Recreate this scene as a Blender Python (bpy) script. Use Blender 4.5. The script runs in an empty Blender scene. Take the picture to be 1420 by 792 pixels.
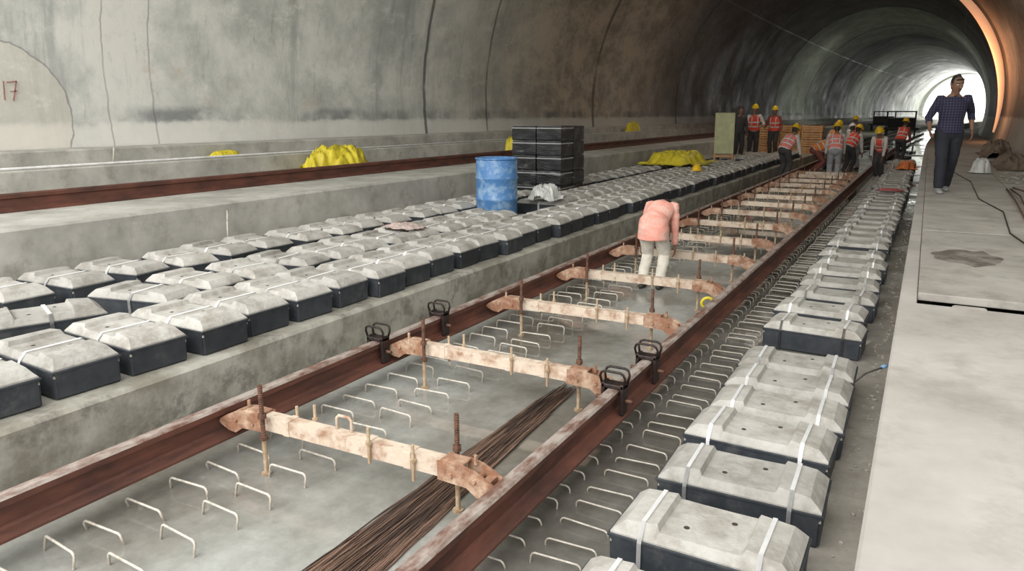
import bpy, bmesh, math, random
from mathutils import Vector, Matrix, noise
random.seed(7)
S = bpy.context.scene
COL = S.collection
YEND=150
def off(y): return 0.00055*max(0.0, y-25)**2

# ------------------------------------------------------------------ materials
MATS = {}
def nodes_of(m):
    m.use_nodes = True
    nt = m.node_tree
    return nt, nt.nodes, nt.links, nt.nodes['Principled BSDF']
def mat(name, c1, c2=None, scale=8, rough=.7, metal=0, bump=.15, detail=6, stretch=(1,1,1), rnd=0.0, contrast=(.35,.65), emis=None, dust=None):
    if name in MATS: return MATS[name]
    m = bpy.data.materials.new(name)
    nt, N, L, B = nodes_of(m)
    tc = N.new('ShaderNodeTexCoord'); mp = N.new('ShaderNodeMapping')
    mp.inputs['Scale'].default_value = stretch
    L.new(tc.outputs['Object'], mp.inputs['Vector'])
    no = N.new('ShaderNodeTexNoise'); no.inputs['Scale'].default_value = scale
    no.inputs['Detail'].default_value = detail; no.inputs['Roughness'].default_value = .65
    vec = mp.outputs[0]
    if rnd:
        oi = N.new('ShaderNodeObjectInfo')
        va = N.new('ShaderNodeVectorMath'); va.operation='ADD'
        vm = N.new('ShaderNodeVectorMath'); vm.operation='SCALE'
        cx = N.new('ShaderNodeCombineXYZ')
        L.new(oi.outputs['Random'], cx.inputs[0]); L.new(oi.outputs['Random'], cx.inputs[1])
        L.new(cx.outputs[0], vm.inputs[0]); vm.inputs['Scale'].default_value = 37
        L.new(mp.outputs[0], va.inputs[0]); L.new(vm.outputs[0], va.inputs[1])
        vec = va.outputs[0]
    L.new(vec, no.inputs['Vector'])
    cr = N.new('ShaderNodeValToRGB')
    c2 = c2 or tuple(x*.8 for x in c1)
    cr.color_ramp.elements[0].position = contrast[0]; cr.color_ramp.elements[1].position = contrast[1]
    cr.color_ramp.elements[0].color = (*c1,1); cr.color_ramp.elements[1].color = (*c2,1)
    L.new(no.outputs['Fac'], cr.inputs[0])
    out = cr.outputs[0]
    if dust:
        n3 = N.new('ShaderNodeTexNoise'); n3.inputs['Scale'].default_value = dust[1]; n3.inputs['Detail'].default_value=7; n3.inputs['Roughness'].default_value=.7
        L.new(vec, n3.inputs['Vector'])
        r3 = N.new('ShaderNodeMapRange'); r3.inputs[1].default_value=dust[2]; r3.inputs[2].default_value=dust[3]; r3.inputs[4].default_value=dust[4]
        L.new(n3.outputs['Fac'], r3.inputs[0])
        mx = N.new('ShaderNodeMix'); mx.data_type='RGBA'; L.new(r3.outputs[0], mx.inputs[0]); L.new(out, mx.inputs[6]); mx.inputs[7].default_value=(*dust[0],1)
        out = mx.outputs[2]
    if rnd:
        hs = N.new('ShaderNodeHueSaturation')
        mr = N.new('ShaderNodeMapRange'); mr.inputs['To Min'].default_value = 1-rnd; mr.inputs['To Max'].default_value = 1+rnd
        L.new(oi.outputs['Random'], mr.inputs[0]); L.new(mr.outputs[0], hs.inputs['Value'])
        L.new(out, hs.inputs['Color']); out = hs.outputs[0]
    L.new(out, B.inputs['Base Color'])
    B.inputs['Roughness'].default_value = rough
    B.inputs['Metallic'].default_value = metal
    if bump:
        n2 = N.new('ShaderNodeTexNoise'); n2.inputs['Scale'].default_value = scale*4; n2.inputs['Detail'].default_value = 5
        L.new(mp.outputs[0], n2.inputs['Vector'])
        bp = N.new('ShaderNodeBump'); bp.inputs['Strength'].default_value = bump; bp.inputs['Distance'].default_value=.02
        L.new(n2.outputs['Fac'], bp.inputs['Height']); L.new(bp.outputs[0], B.inputs['Normal'])
    if emis:
        B.inputs['Emission Color'].default_value = (*emis[0],1); B.inputs['Emission Strength'].default_value = emis[1]
    MATS[name] = m
    return m

def tunnel_material():
    m = bpy.data.materials.new('tunnel_lining_concrete')
    nt, N, L, B = nodes_of(m)
    tc = N.new('ShaderNodeTexCoord'); sp = N.new('ShaderNodeSeparateXYZ'); L.new(tc.outputs['Object'], sp.inputs[0])
    def M(op, a, b=None, c=None):
        n = N.new('ShaderNodeMath'); n.operation = op
        for i, v in enumerate((a,b,c)):
            if v is None: continue
            if isinstance(v,(int,float)): n.inputs[i].default_value = v
            else: L.new(v, n.inputs[i])
        return n.outputs[0]
    def NO(scale, st, det=6, rg=.6):
        mp = N.new('ShaderNodeMapping'); mp.inputs['Scale'].default_value = st; L.new(tc.outputs['Object'], mp.inputs[0])
        n = N.new('ShaderNodeTexNoise'); n.inputs['Scale'].default_value=scale; n.inputs['Detail'].default_value=det; n.inputs['Roughness'].default_value=rg
        L.new(mp.outputs[0], n.inputs['Vector']); return n.outputs['Fac']
    def MR(v, a, b, c, d):
        n = N.new('ShaderNodeMapRange'); n.inputs[1].default_value=a; n.inputs[2].default_value=b; n.inputs[3].default_value=c; n.inputs[4].default_value=d
        n.interpolation_type='SMOOTHSTEP'; L.new(v, n.inputs[0]); return n.outputs[0]
    def MIX(f, a, b, mode='MIX'):
        n = N.new('ShaderNodeMix'); n.data_type='RGBA'; n.blend_type=mode
        if isinstance(f,(int,float)): n.inputs[0].default_value=f
        else: L.new(f, n.inputs[0])
        for i,v in ((6,a),(7,b)):
            if isinstance(v,tuple): n.inputs[i].default_value=(*v,1)
            else: L.new(v, n.inputs[i])
        return n.outputs[2]
    X,Y,Z = sp.outputs
    big = NO(.5,(1,1,1),10,.72)
    base = MIX(MR(big,.38,.62,0,1), (.31,.32,.295), (.53,.525,.48))
    streak = NO(1.0,(1,2.4,.2),9,.75)
    base = MIX(MR(streak,.52,.66,0,.55), base, (.20,.215,.205))
    s2 = NO(1.1,(1,.6,1.3),9,.75)
    base = MIX(MR(s2,.54,.68,0,.6), base, (.62,.61,.56))
    s3 = NO(.8,(1,.5,.9),9,.78)
    base = MIX(MR(s3,.55,.66,0,.6), base, (.39,.32,.235))
    s4 = NO(2.6,(1,1.6,.5),9,.8)
    base = MIX(MR(s4,.57,.68,0,.45), base, (.14,.15,.145))
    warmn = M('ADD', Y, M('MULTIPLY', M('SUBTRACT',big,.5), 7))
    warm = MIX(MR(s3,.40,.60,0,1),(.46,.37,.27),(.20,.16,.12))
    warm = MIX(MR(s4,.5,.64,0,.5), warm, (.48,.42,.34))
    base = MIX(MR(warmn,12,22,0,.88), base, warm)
    base = MIX(MR(Y,25,34,0,.72), base, (.09,.072,.055))  # gloom deeper in the tunnel put into the lining colour
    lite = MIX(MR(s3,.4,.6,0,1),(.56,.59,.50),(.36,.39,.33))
    base = MIX(MR(Y,54,55,0,1), base, lite)  # paler daylit far end painted into the colour
    base = MIX(M('MULTIPLY',MR(Y,74,74.5,0,1),MR(Y,86,87,.9,0)), base, (.06,.06,.054))  # dark rings painted in as unlit stretches, here and next line
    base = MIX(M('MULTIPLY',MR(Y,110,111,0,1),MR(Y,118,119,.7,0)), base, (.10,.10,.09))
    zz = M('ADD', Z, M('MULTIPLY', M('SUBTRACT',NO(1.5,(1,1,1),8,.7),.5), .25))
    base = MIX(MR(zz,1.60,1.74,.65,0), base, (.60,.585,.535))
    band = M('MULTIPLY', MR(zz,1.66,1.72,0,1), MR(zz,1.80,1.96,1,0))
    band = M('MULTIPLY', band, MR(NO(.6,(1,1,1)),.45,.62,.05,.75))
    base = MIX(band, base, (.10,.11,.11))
    wob = M('MULTIPLY', M('SUBTRACT',NO(.8,(1,0,1)),.5), .2)
    yw = M('ADD', Y, wob)
    js=None
    for yj,w,st in ((6.4,.012,.4),(7.1,.014,.4),(13.9,.05,.75),(16.6,.04,.65),(23.6,.10,.7),(33,.1,.8),(45,.14,.9),(54.5,.4,.9),(66,.2,.8),(98,.25,.7),(130,.3,.6)):
        d = M('ABSOLUTE', M('SUBTRACT', yw, yj))
        line = M('MULTIPLY', M('LESS_THAN', d, w), st)
        js = line if js is None else M('MAXIMUM', js, line)
    js = M('MULTIPLY', js, MR(NO(1.2,(1,1,1)),.3,.5,.3,1))
    base = MIX(js, base, (.045,.045,.042))
    dd = M('SQRT', M('ADD', M('POWER', M('SUBTRACT',Y,4.95),2), M('POWER', M('SUBTRACT',Z,1.75),2)))
    dd = M('ADD', dd, M('MULTIPLY', M('SUBTRACT',NO(1.5,(1,1,1)),.5), .2))
    left = M('LESS_THAN', X, -8)
    ring = M('MULTIPLY', M('LESS_THAN', M('ABSOLUTE', M('SUBTRACT', dd, .93)), .012), left)
    base = MIX(M('MULTIPLY',M('MULTIPLY', M('LESS_THAN', dd, .93), left),.35), base, (.55,.50,.40))
    base = MIX(M('MULTIPLY',ring,.6), base, (.12,.12,.11))
    L.new(base, B.inputs['Base Color'])
    L.new(MR(big,.3,.7,.45,.72), B.inputs['Roughness'])
    bp = N.new('ShaderNodeBump'); bp.inputs['Strength'].default_value=.4; bp.inputs['Distance'].default_value=.06
    L.new(NO(2.2,(1,1,1),9,.7), bp.inputs['Height']); L.new(bp.outputs[0], B.inputs['Normal'])
    return m

def bed_material():
    m = bpy.data.materials.new('wet_track_bed_concrete')
    nt, N, L, B = nodes_of(m)
    tc = N.new('ShaderNodeTexCoord')
    def NO(scale, st, det=8, rg=.65):
        mp = N.new('ShaderNodeMapping'); mp.inputs['Scale'].default_value = st; L.new(tc.outputs['Object'], mp.inputs[0])
        n = N.new('ShaderNodeTexNoise'); n.inputs['Scale'].default_value=scale; n.inputs['Detail'].default_value=det; n.inputs['Roughness'].default_value=rg
        L.new(mp.outputs[0], n.inputs['Vector']); return n.outputs['Fac']
    def R(v, stops):
        n = N.new('ShaderNodeValToRGB')
        e = n.color_ramp.elements
        e[0].position, e[0].color = stops[0][0], (*stops[0][1],1)
        e[1].position, e[1].color = stops[-1][0], (*stops[-1][1],1)
        for p,c in stops[1:-1]:
            x = e.new(p); x.color=(*c,1)
        L.new(v, n.inputs[0]); return n.outputs[0]
    def MR(v,a,b,c,d):
        n=N.new('ShaderNodeMapRange'); n.interpolation_type='SMOOTHSTEP'
        for i,k in enumerate((a,b,c,d)): n.inputs[i+1].default_value=k
        L.new(v,n.inputs[0]); return n.outputs[0]
    def MX(f,a,b,mode='MIX'):
        n=N.new('ShaderNodeMix'); n.data_type='RGBA'; n.blend_type=mode
        if isinstance(f,float): n.inputs[0].default_value=f
        else: L.new(f,n.inputs[0])
        for i,v in ((6,a),(7,b)):
            if isinstance(v,tuple): n.inputs[i].default_value=(*v,1)
            else: L.new(v,n.inputs[i])
        return n.outputs[2]
    sp=N.new('ShaderNodeSeparateXYZ'); L.new(tc.outputs['Object'],sp.inputs[0])
    big = NO(.7,(1,.6,1),6,.58)
    col = R(big, [(.40,(.185,.170,.145)),(.50,(.285,.28,.255)),(.60,(.385,.395,.375))])
    side = MR(sp.outputs[0],-1.55,-1.35,0,.85)
    col = MX(side, col, R(big,[(.4,(.095,.088,.078)),(.62,(.20,.19,.17))]))
    dst = MR(sp.outputs[0],-.45,-.2,0,.85)
    col = MX(dst, col, (.38,.355,.315))
    fine = NO(7,(1,1,1),10,.72)
    col = MX(.5, col, R(fine,[(.36,(.62,.62,.6)),(.6,(1.15,1.15,1.13))]),'MULTIPLY')
    L.new(col, B.inputs['Base Color'])
    L.new(MR(big,.50,.62,.03,.40), B.inputs['Roughness'])
    bp = N.new('ShaderNodeBump'); bp.inputs['Distance'].default_value=.015
    L.new(MR(big,.50,.64,.015,.4), bp.inputs['Strength'])
    L.new(fine, bp.inputs['Height']); L.new(bp.outputs[0], B.inputs['Normal'])
    return m

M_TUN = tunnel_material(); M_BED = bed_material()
M_CURB = mat('stained_curb_concrete',(.25,.235,.19),(.46,.445,.39),2.6,.8,bump=.45,contrast=(.38,.6),dust=((.13,.12,.10),4.5,.53,.64,.6))
M_LEDGE = mat('pale_ledge_concrete',(.36,.35,.315),(.58,.565,.52),1.7,.8,bump=.3,dust=((.25,.235,.20),3.2,.53,.66,.55))
M_WALK = mat('pale_walkway_concrete',(.40,.375,.345),(.53,.50,.465),1.2,.88,bump=.2,dust=((.30,.275,.24),2.6,.50,.68,.6))
M_GROUND = mat('pale_open_ground',(.5,.48,.44),(.6,.58,.54),.5,.9,bump=0)
M_RUST = mat('red_rusty_rail_steel',(.19,.072,.048),(.075,.036,.028),9,.65,.15,bump=.2,stretch=(1,.3,1))
M_RAILTOP = mat('scaled_rail_head_steel',(.46,.40,.36),(.20,.105,.075),14,.5,.2,bump=.2,stretch=(1,.4,1),contrast=(.42,.62))
M_BEAM = mat('flaking_cream_painted_steel',(.66,.55,.44),(.38,.23,.15),7,.75,.0,bump=.3,contrast=(.47,.68),rnd=.1,dust=((.30,.15,.09),14,.57,.70,.6))
M_BRK = mat('rust_and_cream_steel',(.29,.145,.085),(.54,.40,.29),8,.8,.0,bump=.3,contrast=(.44,.64),rnd=.12,dust=((.19,.085,.05),15,.5,.66,.7))
M_SPIN = mat('rusty_threaded_rod_steel',(.20,.10,.065),(.08,.045,.03),30,.7,.3,bump=.4)
M_SPINY = mat('ochre_sleeved_rod',(.55,.44,.30),(.3,.18,.1),20,.7,bump=.2)
M_BLACK = mat('black_clamp_steel',(.018,.016,.016),(.06,.04,.035),20,.45,.5,bump=.2)
M_CONC = mat('precast_block_concrete',(.50,.485,.45),(.37,.355,.32),7,.85,bump=.3,rnd=.12,dust=((.25,.225,.19),3.5,.48,.66,.6))
M_BOOT = mat('black_rubber_boot_material',(.024,.030,.038),(.045,.05,.058),10,.6,bump=.1,rnd=.2,dust=((.12,.12,.118),5,.56,.7,.4))
M_STRAP = mat('white_plastic_strapping',(.92,.92,.92),(.85,.85,.85),10,.4,bump=0)
M_HOLE = mat('dark_anchor_hole',(.05,.045,.04),None,10,.8,bump=0)
M_REBAR = mat('pale_dusty_rebar',(.70,.67,.60),(.42,.37,.30),25,.6,.1,bump=.2)
M_BUND = mat('brown_loose_wire_rust',(.25,.155,.11),(.065,.042,.032),3,.85,.0,bump=.2,stretch=(14,.5,14),contrast=(.42,.58))
M_BLUE = mat('scuffed_blue_plastic',(.08,.22,.48),(.28,.43,.62),9,.45,bump=.05,contrast=(.46,.64))
M_YEL = mat('yellow_tarpaulin',(.80,.68,.05),(.60,.48,.03),5,.5,bump=.1)
M_WHITE = mat('white_sack_cloth',(.7,.7,.68),(.5,.5,.48),8,.7,bump=.2)
M_WRAP = mat('black_wrapped_film',(.010,.011,.013),(.03,.032,.035),6,.25,bump=.35,contrast=(.45,.6),dust=((.35,.36,.37),3,.60,.68,.6),stretch=(.5,.5,2.6),rnd=.1)
M_GRAV = mat('grey_rubble_stone',(.30,.275,.24),(.42,.395,.355),12,.9,bump=.3)
M_RED = mat('red_wall_paint',(.38,.13,.11),(.36,.24,.21),20,.8,bump=0)
M_DARK = mat('dark_machine_paint',(.03,.03,.03),(.06,.05,.045),4,.6,bump=0)

# ------------------------------------------------------------------ mesh helpers
def finish(bm, name, mats, smooth=False, parent=None, loc=None, rot=None):
    me = bpy.data.meshes.new(name)
    bmesh.ops.recalc_face_normals(bm, faces=bm.faces)
    bm.to_mesh(me); bm.free()
    for m in (mats if isinstance(mats,(list,tuple)) else [mats]): me.materials.append(m)
    if smooth:
        for p in me.polygons: p.use_smooth = True
    o = bpy.data.objects.new(name, me); COL.objects.link(o)
    if parent: o.parent = parent
    if loc: o.location = loc
    if rot: o.rotation_euler = rot
    return o
def empty(name, loc, rot=(0,0,0)):
    o = bpy.data.objects.new(name, None); o.empty_display_size=.1
    o.location = loc; o.rotation_euler = rot; COL.objects.link(o); return o
def tag(o, label, cat, group=None, kind=None):
    o['label']=label; o['category']=cat
    if group: o['group']=group
    if kind: o['kind']=kind
    return o
def struct(o, label=None):
    o['kind']='structure'
    if label: o['label']=label
    return o
def box(bm, x0,x1,y0,y1,z0,z1, bev=0, mi=0):
    vs=[bm.verts.new((x,y,z)) for x in (x0,x1) for y in (y0,y1) for z in (z0,z1)]
    fs=[(0,1,3,2),(4,6,7,5),(0,4,5,1),(2,3,7,6),(0,2,6,4),(1,5,7,3)]
    F=[bm.faces.new([vs[i] for i in f]) for f in fs]
    for f in F: f.material_index=mi
    if bev:
        es=list({e for f in F for e in f.edges})
        r=bmesh.ops.bevel(bm, geom=es, offset=bev, segments=2, affect='EDGES', profile=.5)
        for f in r['faces']: f.material_index=mi
def tube(bm, pts, rad, n=8, side=None, rnd=False, mi=0):
    pts=[Vector(p) for p in pts]
    if not isinstance(rad,list): rad=[rad]*len(pts)
    rad=[(r,r) if not isinstance(r,tuple) else r for r in rad]
    if rnd:
        t0=(pts[0]-pts[1]).normalized(); t1=(pts[-1]-pts[-2]).normalized()
        a=[];ra=[];b=[];rb=[]
        for k in (80,50,25):
            c=math.cos(math.radians(k)); s=math.sin(math.radians(k))
            m0=min(rad[0]); m1=min(rad[-1])
            a.append(pts[0]+t0*m0*s); ra.append((rad[0][0]*c,rad[0][1]*c))
            b.insert(0,pts[-1]+t1*m1*s); rb.insert(0,(rad[-1][0]*c,rad[-1][1]*c))
        pts=a+pts+b; rad=ra+rad+rb
    prev=None; rings=[]
    ref=Vector(side) if side else None
    for i,p in enumerate(pts):
        if i==0: t=pts[1]-p
        elif i==len(pts)-1: t=p-pts[i-1]
        else: t=(pts[i+1]-p).normalized()+(p-pts[i-1]).normalized()
        if t.length<1e-9: t=Vector((0,0,1))
        t.normalize()
        if ref is not None: s=ref-t*ref.dot(t)
        elif prev is not None: s=prev-t*prev.dot(t)
        else:
            s=Vector((1,0,0)) if abs(t.x)<.8 else Vector((0,1,0)); s=s-t*s.dot(t)
        if s.length<1e-6: s=t.orthogonal()
        s.normalize(); prev=s; f=t.cross(s)
        rings.append([bm.verts.new(p+s*math.cos(2*math.pi*j/n)*rad[i][0]+f*math.sin(2*math.pi*j/n)*rad[i][1]) for j in range(n)])
    for a,b in zip(rings,rings[1:]):
        for j in range(n):
            fc=bm.faces.new((a[j],a[(j+1)%n],b[(j+1)%n],b[j])); fc.material_index=mi
    for r in (rings[0],rings[-1]):
        fc=bm.faces.new(r); fc.material_index=mi
def ysteps(y0,y1,st=5):
    ys=[y0]
    y=y0
    if y0<25<y1: ys.append(25.0); y=25.0
    elif y1<=25: return [y0,y1]
    while y+st<y1: y+=st; ys.append(y)
    ys.append(y1); return ys
def extrude(name, prof, y0,y1, mats, closed=True, smooth=False, mi=None, st=5):
    bm=bmesh.new(); ys=ysteps(y0,y1,st)
    rings=[[bm.verts.new((x+off(y),y,z)) for x,z in prof] for y in ys]
    n=len(prof)
    for a,b in zip(rings,rings[1:]):
        for j in range(n if closed else n-1):
            f=bm.faces.new((a[j],a[(j+1)%n],b[(j+1)%n],b[j]))
            if mi: f.material_index=mi[j]
    if closed:
        bm.faces.new(rings[0]); bm.faces.new(rings[-1])
    return finish(bm,name,mats,smooth)
TEMPL=[]
def hide_template(o):
    COL.objects.unlink(o); TEMPL.append(o); return o
def link_copy(t,name,parent=None,loc=(0,0,0),rot=(0,0,0)):
    o=t.copy(); o.name=name; o.location=loc; o.rotation_euler=rot
    if parent: o.parent=parent
    COL.objects.link(o); return o

# ------------------------------------------------------------------ setting
CX, CZ, R = -3.7, 2.11, 6.35
def arch(a0,a1,n,dr=0): return [(CX+(R+dr)*math.cos(math.radians(a0+(a1-a0)*i/n)), CZ+(R+dr)*math.sin(math.radians(a0+(a1-a0)*i/n))) for i in range(n+1)]
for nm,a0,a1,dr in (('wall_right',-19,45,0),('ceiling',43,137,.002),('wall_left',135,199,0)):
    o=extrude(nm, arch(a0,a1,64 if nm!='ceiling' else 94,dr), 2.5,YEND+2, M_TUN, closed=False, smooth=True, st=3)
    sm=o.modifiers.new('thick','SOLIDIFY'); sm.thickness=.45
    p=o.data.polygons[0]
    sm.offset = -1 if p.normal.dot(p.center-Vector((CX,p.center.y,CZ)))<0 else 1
    struct(o,'curved concrete tunnel lining with stains, joints and painted-in gloom and daylight')
struct(extrude('floor', [(-3.66,-.3),(-3.66,0),(-.03,0),(-.03,-.3)], -4,YEND, M_BED),'wet grey concrete track bed')
struct(extrude('trim_1', [(-6.62,-.3),(-6.62,.34),(-3.67,.34),(-3.65,.32),(-3.65,-.3)], -4,YEND, M_CURB),'raised concrete platform between the tracks')
struct(extrude('trim_2', [(-9.05,-.3),(-9.05,.86),(-6.62,.86),(-6.6,.84),(-6.6,-.3)], -4,YEND, M_LEDGE),'raised concrete slab of the second track')
struct(extrude('trim_3', [(-9.55,-.3),(-9.55,1.17),(-9.02,1.17),(-9.0,1.15),(-9.0,-.3)], 2.6,YEND, M_LEDGE),'pale concrete side ledge')
struct(extrude('trim_4', [(-9.98,.2),(-9.98,1.36),(-9.52,1.36),(-9.5,1.34),(-9.5,.2)], 2.6,YEND, M_LEDGE),'pale concrete kicker along the wall')
YS=5.16
struct(extrude('trim_5', [(-.04,-.3),(-.04,.62),(-.03,.63),(.055,.63),(.06,.625),(.06,-.3)], YS,YEND, M_WALK),'concrete walkway kerb')
struct(extrude('trim_6', [(-.04,-.3),(-.04,.62),(-.03,.63),(2.42,.63),(2.42,-.3)], -4,YS, M_WALK),'broad pale concrete walkway')
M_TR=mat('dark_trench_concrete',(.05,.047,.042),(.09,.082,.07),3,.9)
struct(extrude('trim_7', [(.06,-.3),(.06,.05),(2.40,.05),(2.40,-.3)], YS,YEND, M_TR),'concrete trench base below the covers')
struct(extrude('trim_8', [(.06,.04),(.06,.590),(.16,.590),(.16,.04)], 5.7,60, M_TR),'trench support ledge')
bm=bmesh.new(); box(bm,-250,250,-60,400,-.5,-.31)
struct(finish(bm,'floor_outside',M_GROUND),'pale open ground beyond the tunnel')
y=5.42
M_WALK2 = mat('scuffed_cover_slab_concrete',(.37,.345,.31),(.52,.49,.45),1.6,.85,bump=.2,rnd=.05,dust=((.26,.235,.20),3.5,.50,.64,.6))
WT=.645
while y<60:
    ln=3.1 if y<20 else 8
    bm=bmesh.new(); box(bm,.063+off(y),(1.2 if y<20 else 2.3)+off(y),y,y+ln-.02,.592,WT,.006)
    tag(finish(bm,'cover_slab',M_WALK2),'pale concrete trench cover slab of the walkway','concrete slab','walkway cover slabs')
    if y<20:
        bm=bmesh.new(); box(bm,1.215,2.33,y+.03,y+ln-.04,.592,WT-.003,.006)
        tag(finish(bm,'cover_slab',M_WALK2),'dusty concrete cover slab against the tunnel wall','concrete slab','walkway cover slabs')
    y+=ln
bm=bmesh.new(); box(bm,.26,.46,YS+.02,5.40,.05,.595,.02)
tag(finish(bm,'spacer_block',M_WALK2),'rough concrete spacer block in the open trench slot','concrete block')

# ------------------------------------------------------------------ rails
def railprof(cx,zt,s=1.0):
    h=[(-.075,-.172),(-.075,-.160),(-.02,-.142),(-.009,-.13),(-.009,-.055),(-.034,-.042),(-.036,-.012),(-.026,0)]
    pts=h+[(-x,z) for x,z in reversed(h)]
    return [(cx+x*s,zt+z*s) for x,z in pts]
rmi=[0,0,0,0,0,0,1,1,1,0,0,0,0,0,0,0]
RX_L,RX_R,RZ=-3.13,-1.39,.29
tag(extrude('rail',railprof(RX_L,RZ),-3,70,[M_RUST,M_RAILTOP],mi=rmi),'long rusty steel rail held above bed beside kerb','rail','rails of the new track')
tag(extrude('rail',railprof(RX_R,RZ),-3,70,[M_RUST,M_RAILTOP],mi=rmi),'long rusty steel rail held above bed beside rebar loops','rail','rails of the new track')
tag(extrude('rail',railprof(-7.8,1.04,1.05),-3,130,[M_RUST,M_RUST],mi=rmi),'dark rusty steel rail on the higher concrete slab','rail')
bm=bmesh.new(); tube(bm,[(-9.08,2.7,1.188),(-9.08,12,1.188),(-9.08,25,1.188),(-8.95,40,1.188)],.016,8)
tag(finish(bm,'cable_conduit',M_WHITE,True),'pale conduit running along the side ledge','pipe')

# ------------------------------------------------------------------ sleeper blocks
ST=[(-.352,.168,.174,.170),(-.335,.186,.174,.158),(-.300,.214,.174,.143),(-.170,.229,.174,.138),(-.158,.203,.174,.148),(-.06,.201,.174,.149),(.06,.201,.174,.149),(.158,.203,.174,.148),(.170,.229,.174,.138),(.300,.214,.174,.143),(.335,.186,.174,.158),(.352,.168,.174,.170)]
def m_top():
    bm=bmesh.new(); rings=[]
    for x,z,w,wi in ST:
        rings.append([bm.verts.new(v) for v in ((x,-w,.12),(x,-w,.166),(x,-wi,z),(x,wi,z),(x,w,.166),(x,w,.12))])
    for a,b in zip(rings,rings[1:]):
        for j in range(5): bm.faces.new((a[j],a[j+1],b[j+1],b[j]))
        bm.faces.new((a[5],a[0],b[0],b[5]))
    bm.faces.new(rings[0]); bm.faces.new(rings[-1])
    bmesh.ops.bevel(bm,geom=[e for e in bm.edges if len(e.link_faces)==2 and e.calc_face_angle(0)>.25],offset=.0015,segments=1,affect='EDGES')
    return bm
def m_boot():
    bm=bmesh.new()
    rings=[]
    for s,z in ((.95,0),(.99,.012),(1.0,.13),(1.0,.146),(1.014,.148),(1.014,.157),(1.0,.159)):
        rings.append([bm.verts.new((sx*.357*s,sy*.179*(1+(s-1)*1.6),z)) for sx,sy in ((-1,-1),(1,-1),(1,1),(-1,1))])
    for a,b in zip(rings,rings[1:]):
        for j in range(4): bm.faces.new((a[j],a[(j+1)%4],b[(j+1)%4],b[j]))
    bm.faces.new(rings[0]); bm.faces.new(rings[-1])
    bmesh.ops.bevel(bm,geom=[e for e in bm.edges if abs(e.verts[0].co.z-e.verts[1].co.z)>.05],offset=.014,segments=3,affect='EDGES')
    return bm
def m_strap(x,ztop,wi,hw=.009):
    bm=bmesh.new(); rings=[]
    e=.006
    path=[(-.187,.0),(-.190,.155),(-.176-e,.173),(-wi,ztop+e),(wi,ztop+e),(.176+e,.173),(.190,.155),(.187,.0)]
    for (y,z) in path:
        rings.append([bm.verts.new((x-hw,y,z)),bm.verts.new((x+hw,y,z))])
    for a,b in zip(rings,rings[1:]): bm.faces.new((a[0],a[1],b[1],b[0]))
    bmesh.ops.solidify(bm,geom=bm.faces[:],thickness=.002)
    return bm
T_top=hide_template(finish(m_top(),'concrete_top',M_CONC)); T_boot=hide_template(finish(m_boot(),'rubber_boot',M_BOOT))
T_sA=hide_template(finish(m_strap(-.225,.224,.14),'strap',M_STRAP)); T_sB=hide_template(finish(m_strap(.225,.224,.14),'strap',M_STRAP))
T_sC=hide_template(finish(m_strap(0.03,.203,.149,.012),'strap',M_STRAP))
def hole():
    bm=bmesh.new(); bmesh.ops.create_cone(bm,cap_ends=True,segments=14,radius1=.012,radius2=.012,depth=.01); return bm
T_h=hide_template(finish(hole(),'anchor_hole',M_HOLE))
def far_mesh(nm,bms):
    bm=bmesh.new()
    for i,b in enumerate(bms):
        me=bpy.data.meshes.new('t'); b.to_mesh(me); b.free()
        n0=len(bm.faces); bm.from_mesh(me); bm.faces.ensure_lookup_table()
        for f in bm.faces[n0:]: f.material_index=min(i,2)
    return hide_template(finish(bm,nm,[M_CONC,M_BOOT,M_STRAP]))
T_far2=far_mesh('sleeper_block',[m_top(),m_boot(),m_strap(-.225,.224,.14,.012),m_strap(.225,.224,.14,.012)])
T_far1=far_mesh('sleeper_block',[m_top(),m_boot(),m_strap(.03,.203,.149,.015)])
def block(x,y,z,rz=0,straps=1,near=True,rx=0,label=None,group=''):
    if near:
        r=empty('sleeper_block',(x,y,z),(rx,0,rz))
        link_copy(T_top,'concrete_top',r); link_copy(T_boot,'rubber_boot',r)
        for s in ([T_sC] if straps==1 else [T_sA,T_sB]): link_copy(s,'strap',r)
        if y<7:
            for hx,hy in ((-.075,-.06),(.085,.06)): link_copy(T_h,'anchor_hole',r,(hx,hy,.1975))
    else:
        r=link_copy(T_far1 if straps==1 else T_far2,'sleeper_block',None,(x,y,z),(rx,0,rz))
    tag(r,label or ('precast concrete sleeper block in black rubber boot'),'concrete block',group)
    return r
GA='sleeper blocks laid out on the middle platform'; GR='sleeper blocks lined along the walkway'
LR='precast sleeper block with black boot and two white straps'
for y,rz in ((2.1,0),(2.66,-.01),(3.2,.02),(3.72,-.02),(4.12,.02),(4.54,0),(4.96,.02)):
    block(-.57+random.uniform(-.02,.02),y,0.0,rz,2,True,label=LR,group=GR)
y=5.95; k=0
while y<30:
    block(-.60+random.uniform(-.03,.03),y,0,random.uniform(-.05,.05),2,y<12,label=LR,group=GR)
    k+=1; y+=.56+random.uniform(0,.05)+(.2 if k%7==0 else 0)
y=1.3
while y<27:
    block(-4.12+random.uniform(-.04,.03),y,.34,random.uniform(-.06,.06),1,y<9,group=GA); y+=.42
for y,dx,rz in ((1.6,0,.1),(3.24,.03,.22),(3.72,-.03,.08),(4.2,.02,-.12),(4.68,-.02,.16),(5.14,.03,.0),(5.58,-.03,-.08),(6.02,.02,.08),(6.46,-.03,0),(6.9,.02,.08),(7.34,0,-.05),(7.78,.01,.03),(8.2,0,0)):
    block(-4.95+dx,y,.34,rz,1,True,group=GA)
block(-4.95,2.52,.34,1.2,1,True,label='precast sleeper block turned askew among its neighbours',group=GA)
y=9.75
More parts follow.
